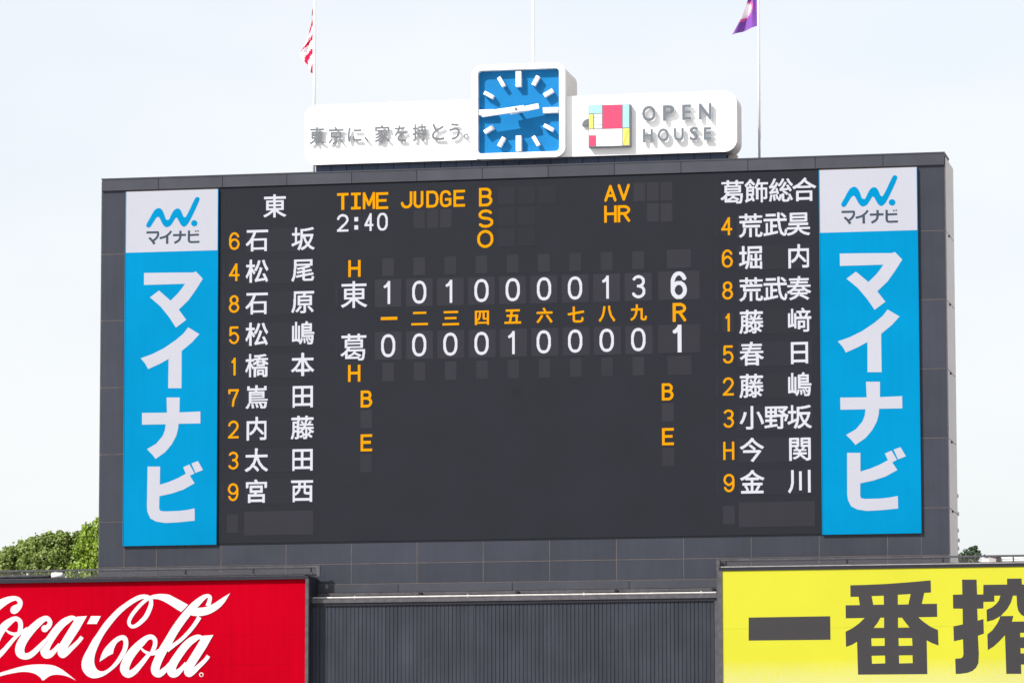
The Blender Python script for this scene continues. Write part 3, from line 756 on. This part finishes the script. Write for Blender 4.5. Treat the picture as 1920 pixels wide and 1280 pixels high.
# first capital (its left half is outside the picture)
script_letter(fA, strokes=[[(-60,245,130),(-150,350,140),(-230,480,150),(-290,640,155),(-310,800,150),(-270,930,120),(-180,970,90),(-100,930,70),(-40,850,60)]],
  polys=[smooth_loop([(-60,185),(0,163),(100,128),(190,118),(258,138),(298,185),(296,250),(262,310),(222,347),(180,356),(146,335),(140,292),(168,252),(228,226),(236,206),(222,184),(190,180),(120,212),(50,262),(0,303),(-60,360)],4)])
# o
script_letter(fA, strokes=[[(238,650,40),(262,590,58),(276,520,62),(265,455,62),(215,420,62),(150,445,78),(70,515,112),(-5,620,125),(-60,740,135),(-80,860,120),(-50,920,90),(0,892,76),(60,835,62),(120,765,58),(180,695,50),(235,640,42)],
   [(85,575,22),(125,605,34),(190,626,44),(255,617,52),(320,583,50),(372,548,44)]])
# c
script_letter(fA, strokes=[[(612,556,70),(652,515,66),(668,465,62),(625,415,66),(555,442,84),(480,510,105),(400,600,130),(325,705,140),(283,800,150),(282,875,140),(320,918,92),(385,915,82),(450,872,76),(520,805,66),(580,740,55),(620,700,45)]],
  discs=[(600,553,47)])
def letter_a(f, ox, oy):
    T = lambda pts: [(p[0]+ox, p[1]+oy)+tuple(p[2:]) for p in pts]
    script_letter(f, strokes=[T([(1015,425,50),(960,410,64),(900,438,88),(840,482,104),(770,560,116),(695,665,122),(632,770,135),(608,850,142),(618,898,108),(668,892,92),(720,852,66),(765,805,60),(800,758,50)]),
        T([(868,790,50),(842,830,88),(820,868,104),(838,903,84),(885,872,80),(945,820,66),(1005,765,58),(1055,715,54),(1095,662,52)])],
      polys=[T([(1010,404),(1035,392),(1160,384),(1060,560),(970,700),(905,800),(895,822),(840,840),(745,850),(800,750),(880,620),(988,445)])])
letter_a(fA, 0, 0)
script_letter(fA, polys=[[(1215,385),(1345,385),(1290,490),(1160,490)]])
# second capital
bigC = [(930,95),(850,110),(750,160),(670,215),(600,265),(530,328),(470,390),(400,470),(350,540),(290,630),(240,700),(185,800),(140,880),(105,960),(92,1040),(110,1110),(160,1175),(230,1210),(300,1210),(390,1180),(480,1120),(570,1040),(640,950),(690,860),(715,770),(710,695),(680,652),(630,640),(560,665),(480,730),(400,820),(355,910),(333,995)]
bigC2 = [(400,950),(450,915),(512,885)]
bigC3 = [(525,820),(560,750),(610,710),(640,705),(653,740),(640,820),(600,900),(550,980),(480,1060),(410,1110),(350,1120),(300,1095),(270,1040),(262,980),(272,900),(300,820),(340,730),(400,620),(480,510),(560,410),(660,310),(780,220),(880,165),(962,146),(1000,120)]
script_letter(fB, polys=[smooth_loop(bigC, 4, False)+bigC2+smooth_loop(bigC3, 4, False)],
  strokes=[[(940,122,50),(985,136,54),(1015,165,52),(1020,220,56),(1000,290,62),(950,392,62),(882,465,58),(820,512,50),(768,526,46),(732,500,44),(727,450,48),(760,380,50),(820,300,50),(890,225,48),(960,165,48),(1020,138,46),(1080,128,50)]])
script_letter(fC, polys=[smooth_loop([(430,128),(455,110),(500,98),(580,90),(680,98),(740,125),(830,172),(945,236)],3,False)+smooth_loop([(855,330),(800,300),(700,235),(620,190),(540,161),(470,160),(430,165)],3,False)])
script_letter(fC, polys=[smooth_loop([(1065,275),(1140,270),(1220,250),(1300,210),(1390,150),(1505,80)],3,False)+smooth_loop([(1440,190),(1380,260),(1300,320),(1220,360),(1130,382),(1050,385),(980,375)],3,False)])
# l
script_letter(fC, strokes=[[(1207,252,62),(1228,190,56),(1236,135,50),(1205,116,48),(1145,142,68),(1050,225,98),(950,335,112),(850,465,118),(760,600,124),(690,725,130),(615,850,134),(555,970,132),(520,1070,136),(522,1130,124),(560,1160,84),(615,1120,80),(665,1070,62),(705,1015,48)],
   [(1097,398,60),(1040,488,54),(960,590,52),(860,692,50),(760,768,54),(660,830,80)]])
# o, a
script_letter(fC, strokes=[[(452,880,40),(480,830,56),(503,765,58),(500,700,60),(455,662,62),(390,680,72),(315,748,100),(235,840,128),(165,940,142),(120,1040,150),(112,1110,140),(148,1160,96),(222,1125,84),(300,1045,70),(370,960,60),(430,885,50)],
   [(315,810,22),(355,850,34),(420,882,44),(490,882,50),(560,850,60)]])
letter_a(fC, 122, 253)
o = script_letter(fC, discs=[(1120,1165,30)])
l = [[fC((1120+18*cos(2*pi*i/16), 1165+18*sin(2*pi*i/16))) for i in range(16)]]
MB().extrude(l, YT-.020, None).build('mark_centre', M['red'], rb)
# swoosh
script_letter(fA, polys=[smooth_loop([(-300,1300),(-150,1195),(0,1140),(100,1110),(250,1065),(400,1035),(560,1028),(700,1040),(800,1080),(900,1150),(1012,1242)],4,False)+smooth_loop([(940,1205),(850,1175),(740,1165),(660,1185),(610,1220),(570,1243),(540,1205),(480,1160),(400,1135),(300,1128),(150,1150),(0,1188),(-150,1250)],4,False)])

# yellow
yx0 = Xp(1348.5, 1180, YF); yzt = (Zp(1063, 1360, YF)+Zp(1055.5, 1915, YF))/2
ysm = [(Zp(1177.5, 1400, YF)+Zp(1172, 1910, YF))/2, Zp(1300, 1600, YF)]
yb = billboard('yellow_billboard', 'yellow billboard with heavy charcoal Japanese characters, lower right of the scoreboard', yx0, yx0+17.5, yzt, Zp(1400, 1600, YF), ysm, 'yellow', .03, True)
MB().box(yx0-.10, yx0-.002, YF+.2, -.04, Zp(1400, 1600, YF), yzt+.22).build('side_post', M['framel'], yb)
YK = YF+.03
def kpoly(f, polys):
    mb = MB()
    for k, pl_ in enumerate(polys): mb.extrude([[f(p) for p in l_] for l_ in pl_], YK-.003-.0006*k, YK-.0005, back=False)
    mb.build('character', M['char'], yb)
kpoly(zoomfn(1320,1000,3.2,YK), [[[(268,502),(757,494),(759,635),(268,640)]]])
kpoly(zoomfn(1570,1060,5.82,YK), [[[(142,212),(300,208),(520,198),(760,181),(1018,158),(1022,290),(948,295),(922,415),(1087,413),(1090,556),(885,560),(920,593),(950,617),(1020,665),(1098,700),(1104,868),(1040,845),(975,812),(982,1180),(226,1186),(215,826),(160,860),(95,884),(90,718),(165,680),(240,625),(298,568),(92,572),(90,430),(245,428),(232,337),(143,338)],
   [(374,330),(506,325),(508,423),(392,425)],[(660,315),(800,307),(776,420),(660,423)],[(470,565),(510,565),(510,676),(395,677),(440,620)],[(662,565),(705,565),(745,620),(788,672),(662,675)],
   [(370,790),(516,788),(517,872),(374,874)],[(667,788),(815,787),(820,870),(670,873)],[(374,980),(520,977),(523,1063),(378,1067)],[(672,976),(820,974),(823,1060),(675,1064)]]])
kpoly(zoomfn(1770,1060,5.82,YK), [[[(197,150),(355,150),(361,312),(428,312),(430,207),(688,204),(688,140),(846,138),(850,204),(1110,200),(1112,385),(1000,388),(1000,322),(935,323),(937,400),(950,425),(1100,440),(1100,580),(960,575),(880,555),(840,530),(810,490),(797,430),(792,325),(752,325),(730,400),(690,470),(620,545),(540,590),(468,608),(465,478),(520,455),(570,415),(600,375),(615,325),(548,325),(550,390),(430,393),(430,465),(362,467),(368,598),(430,580),(435,738),(370,762),(380,960),(375,1060),(350,1110),(310,1145),(260,1165),(180,1177),(128,1178),(122,1012),(185,1008),(207,990),(212,960),(207,800),(108,822),(102,660),(205,638),(203,467),(100,466),(97,315),(200,312)]],
   [[(615,548),(757,546),(740,608),(1120,604),(1120,724),(830,730),(832,778),(1100,775),(1100,893),(834,897),(836,955),(1100,950),(1100,1075),(840,1075),(843,1177),(680,1177),(665,755),(600,825),(540,880),(478,918),(473,748),(530,700),(580,630),(605,580)]]])

# guard rails on top of the billboards
YG = -0.45
def rail(label, px_a, py_a, px_b, py_b, pyl_a, pyl_b, posts, X_far, sign_):
    xa_, za = P(px_a, py_a, YG); xb_, zb_ = P(px_b, py_b, YG); z = (za+zb_)/2
    zl = (Zp(pyl_a, px_a, YG)+Zp(pyl_b, px_b, YG))/2
    x0, x1 = (X_far, xb_) if sign_ < 0 else (xa_, X_far)
    t = thing('guard_rail', label, 'railing', ((x0+x1)/2, YG, zl), 'guard rails along the billboard tops')
    MB().box(x0, x1, YG-.03, YG+.03, z-.06, z).build('top_rail', M['framel'], t)
    MB().box(x0, x1, YG-.05, YG+.03, zl-.09, zl-.03).build('bottom_rail', M['frame'], t)
    MB().box(x0+.01, x1-.01, YG-.004, YG+.004, zl-.03, z-.06).build('mesh_panel', M['mesh'], t)
    for q in posts:
        x = Xp(q, (py_a+py_b)/2, YG)
        MB().box(x-.02, x+.02, YG-.028, YG+.02, zl-.03, z-.06).build('post', M['frame'], t)
        MB().box(x-.05, x+.05, YG-.045, YG+.02, zl-.03, zl+.015).build('foot', M['framel'], t)
    xe = x1 if sign_ < 0 else x0
    MB().box(xe-.02, xe+.11, YG-.05, YG+.05, zl-.12, z+.003).build('end_plate', M['framel'], t)
rail('dark guard rail along the top of the red billboard', 0, 1070.5, 594, 1058, 1084, 1072.5, (48, 172, 348, 475, 583), rx1-17.5, -1)
rail('dark guard rail along the top of the yellow billboard', 1344, 1046.5, 1900, 1041, 1060, 1054.5, (1361, 1588, 1768, 1900), yx0+17.5, 1)
# flat beam ends of the red board seen dark between rail and frame
def beam(label, x0, x1, z, mt):
    t = thing('top_beam', label, 'beam', ((x0+x1)/2, -1.0, z), 'beams on the billboard tops')
    MB().box(x0, x1, -1.30, -.62, z+.001, z+.06).build('beam', M[mt], t)
    MB().bar((x0, -1.36, z+.022), (x1, -1.36, z+.016), .011, 6).build('pipe', M['pipe'] if mt == 'framel' else M['framel'], t)
beam('flat dark beam lying on the top edge of the red billboard', rx1-17.4, rx1-.15, rzt, 'frame')
beam('flat pale-edged beam lying on the top edge of the yellow billboard', yx0+.05, yx0+17.4, yzt, 'framel')
# small white tank on the red board's top
x, z = P(108, 1083, -.9)
t = thing('floodlight', 'small white floodlight housing on top of the red billboard at the left', 'floodlight', (x, -.9, z))
MB().bar((x-.20, -.9, z+.09), (x+.17, -.9, z+.09), .095, 14).build('housing', M['cabinet'], t, True)
MB().bar((x-.30, -.9, z+.09), (x-.20, -.9, z+.09), .05, 12).build('cap', M['frame'], t)
MB().box(x-.1, x+.1, -.95, -.85, z-.1, z+.02).build('bracket', M['frame'], t)
t = thing('long_pipe', 'grey pipe lying along the top of the red billboard at the far left', 'pipe', (x-3, -.8, z))
MB().bar((x-7, -.8, z+.06), (x-.28, -.8, z+.06), .06, 10).build('pipe', M['framel'], t, True)

# white lamp housing and double handrail at the right
YQ = 1.0
def q(px_, py_): return P(px_, py_, YQ)
t = thing('equipment_cabinet', 'white slanted equipment housing behind the rail of the yellow billboard', 'cabinet', (q(1853,1052)[0], YQ, q(1853,1052)[1]))
MB().extrude([[q(1840,1060), q(1868,1060), q(1868,1043), q(1858,1041.5), q(1840,1043)]], YQ, YQ+.5).build('housing', M['cabinet'], t)
MB().extrude([[q(1844,1042), q(1868,1043), q(1868,1046), q(1855,1043), q(1846,1038.5), q(1844,1040)]], YQ-.05, YQ-.002).build('hood', M['framel'], t)
MB().extrude([[q(1858,1060), q(1868,1060), q(1868,1044), q(1853,1044)]], YQ-.03, YQ-.002).build('side_plate', M['side'], t)
MB().extrude([[q(1868.2,1060), q(1876,1060), q(1876,1043), q(1868.2,1043)]], YQ-.1, YQ+.3).build('bracket', M['frame'], t)
t = thing('handrail', 'double white pipe handrail at the far right behind the yellow billboard', 'railing', (q(1900,1050)[0], YQ, q(1900,1056)[1]))
for py_, r_ in ((1046.0, .032), (1050.5, .03)):
    x0, z0 = q(1876, py_); x1, z1 = q(2300, py_-6)
    MB().bar((x0, YQ, z0), (x1, YQ, z0), r_, 8).build('pipe', M['pole'], t, True)
x0, z0 = q(1860, 1042); MB().bar((x0, YQ, z0), (q(2300,1040)[0], YQ, z0), .03, 8).build('pipe', M['frame'], t, True)
for px_ in (1960, 2060, 2160): MB().bar((q(px_,1060)[0], YQ, q(px_,1075)[1]), (q(px_,1042)[0], YQ, z0), .025, 8).build('post', M['pole'], t, True)

# ------------------------------------------------------------ trees behind
def leafmat(name, c1, c2):
    m_ = bpy.data.materials.new(name); m_.use_nodes = True; n = m_.node_tree; b = n.nodes['Principled BSDF']
    at = n.nodes.new('ShaderNodeAttribute'); at.attribute_name = 'tone'
    mixn = n.nodes.new('ShaderNodeMix'); mixn.data_type = 'RGBA'
    mixn.inputs['A'].default_value = (*c1, 1); mixn.inputs['B'].default_value = (*c2, 1)
    n.links.new(at.outputs['Fac'], mixn.inputs['Factor']); n.links.new(mixn.outputs['Result'], b.inputs['Base Color'])
    b.inputs['Roughness'].default_value = .55
    tl = n.nodes.new('ShaderNodeBsdfTranslucent'); n.links.new(mixn.outputs['Result'], tl.inputs[0])
    ms = n.nodes.new('ShaderNodeMixShader'); ms.inputs[0].default_value = .35
    n.links.new(b.outputs[0], ms.inputs[1]); n.links.new(tl.outputs[0], ms.inputs[2])
    n.links.new(ms.outputs[0], n.nodes['Material Output'].inputs['Surface']); return m_
LM1 = leafmat('olive_leaves', (0.115,0.18,0.03), (0.27,0.34,0.085))
LM2 = leafmat('bright_leaves', (0.145,0.24,0.015), (0.32,0.45,0.045))
LM3 = leafmat('dark_leaves', (0.03,0.07,0.035), (0.07,0.12,0.05))
def tree(name, label, Y, lobes, fill, lm, leaf, dens, seed, droop=0.0):
    """lobes: (px, py, radius in px) of leaf masses seen in the photograph; fill: unseen lobes of the same crown"""
    rs = random.Random(seed); k = (Y-CAM.y)/F*1.02
    L3 = []
    for (px_, py_, r_) in lobes:
        yy = Y + rs.uniform(-.5, .7)*r_*k; x_, z_ = P(px_, py_, yy); L3.append((Vector((x_, yy, z_)), r_*k, dens))
    cx_ = sum(l[0].x for l in L3)/len(L3); zt_ = max(l[0].z+l[1] for l in L3); zm = min(l[0].z for l in L3)
    R_ = max(abs(l[0].x-cx_) for l in L3)
    for _ in range(fill):
        a = rs.uniform(0, 2*pi); q_ = rs.uniform(.2, .9)*max(R_, 1.2)
        L3.append((Vector((cx_+cos(a)*q_, Y+abs(sin(a))*q_+.4, zm-rs.uniform(1.2, 4.5))), rs.uniform(.7, 1.2), dens*.35))
    t = thing(name, label, 'tree', (cx_, Y+.6, 0), 'trees behind the scoreboard')
    mb = MB(); mb.bar((cx_, Y+.8, 0), (cx_+.2, Y+.7, zm-2.5), .34, 12, .20); mb.bar((cx_+.2, Y+.7, zm-2.5), (cx_, Y+.5, zm), .20, 10, .08)
    for c, r_, d_ in L3[::2]: mb.bar((cx_+.15, Y+.7, zm-2.3+rs.uniform(0, 1.2)), tuple(c), .07, 6, .02)
    mb.build('trunk', M['bark'], t, True)
    v = []; f = []; tone = []
    for c, r_, d_ in L3:
        n_ = int(d_*r_*r_); ct = rs.uniform(0, .35)
        for _ in range(n_):
            e = Vector((rs.gauss(0,1), rs.gauss(0,1), rs.gauss(0,1))).normalized()
            bump = 1 + .13*sin(e.x*9+seed+c.x*3)+.11*sin(e.z*11+e.y*7+c.z*5)
            rad_ = r_*bump*(1-abs(rs.gauss(0,.13))) + (abs(rs.gauss(0,.30))*r_ if rs.random() < .09 else 0)
            p = c + Vector((e.x*rad_, e.y*rad_, e.z*rad_*(1.25 if droop else .85)))
            s_ = leaf*rs.uniform(.6, 1.35)
            nrm = (e + Vector((rs.gauss(0,.5), rs.gauss(0,.5), rs.gauss(0,.5)+.25))).normalized()
            u = nrm.orthogonal().normalized(); u = (Matrix.Rotation(rs.uniform(0, 2*pi), 3, nrm) @ u)
            if droop: u = (u + Vector((0,0,-1.1))).normalized()
            w = nrm.cross(u).normalized()*s_*.42; u = u*s_
            q_ = len(v); v += [tuple(p-u*.5), tuple(p+w), tuple(p+u*.5), tuple(p-w)]; f.append((q_,q_+1,q_+2,q_+3))
            tone.append(min(1, ct+rs.random()*.65))
    o = mesh_obj('crown', v, f, lm, t)
    at = o.data.attributes.new('tone', 'FLOAT', 'FACE'); at.data.foreach_set('value', tone)
    return t
tree('broadleaf_tree', 'olive green tree beside the scoreboard, in the middle of the left group', 26,
     [(62,1034,26),(80,1018,19),(98,1014,17),(118,1012,17),(88,1045,26),(112,1040,24),(132,1018,17),(145,1030,22),(128,1055,24),(100,1068,24),(70,1064,24),(60,1013,9),(112,1000,7),(92,1001,6),(150,1008,16),(160,1050,20)],
     14, LM1, .115, 5200, 4)
tree('weeping_tree', 'bright green drooping tree tight against the left edge of the scoreboard', 23,
     [(163,992,9),(165,1003,13),(186,985,13),(180,1008,17),(158,1020,14),(172,1030,17),(192,1035,18),(146,1033,10),(158,1048,12),(182,1057,16),(150,1066,14),(135,1072,11),(200,1010,18),(168,1072,16)],
     10, LM2, .10, 6200, 5, droop=1.0)
tree('broadleaf_tree', 'olive green tree at the left edge of the picture above the red billboard', 30,
     [(-40,1045,26),(-10,1048,22),(12,1043,17),(30,1036,16),(46,1030,16),(5,1064,22),(32,1060,22),(52,1054,20),(-30,1070,26),(-70,1050,28),(16,1030,7),(40,1018,7)],
     14, LM1, .12, 5000, 8)
tree('evergreen_tree', 'small dark tree just right of the scoreboard above the yellow billboard', 32,
     [(1804,1044,9),(1814,1040,8),(1824,1036,9),(1832,1042,7),(1829,1026,4),(1810,1032,4),(1820,1028,3.5),(1802,1056,12),(1822,1056,14),(1834,1034,4)],
     8, LM3, .11, 4200, 12)
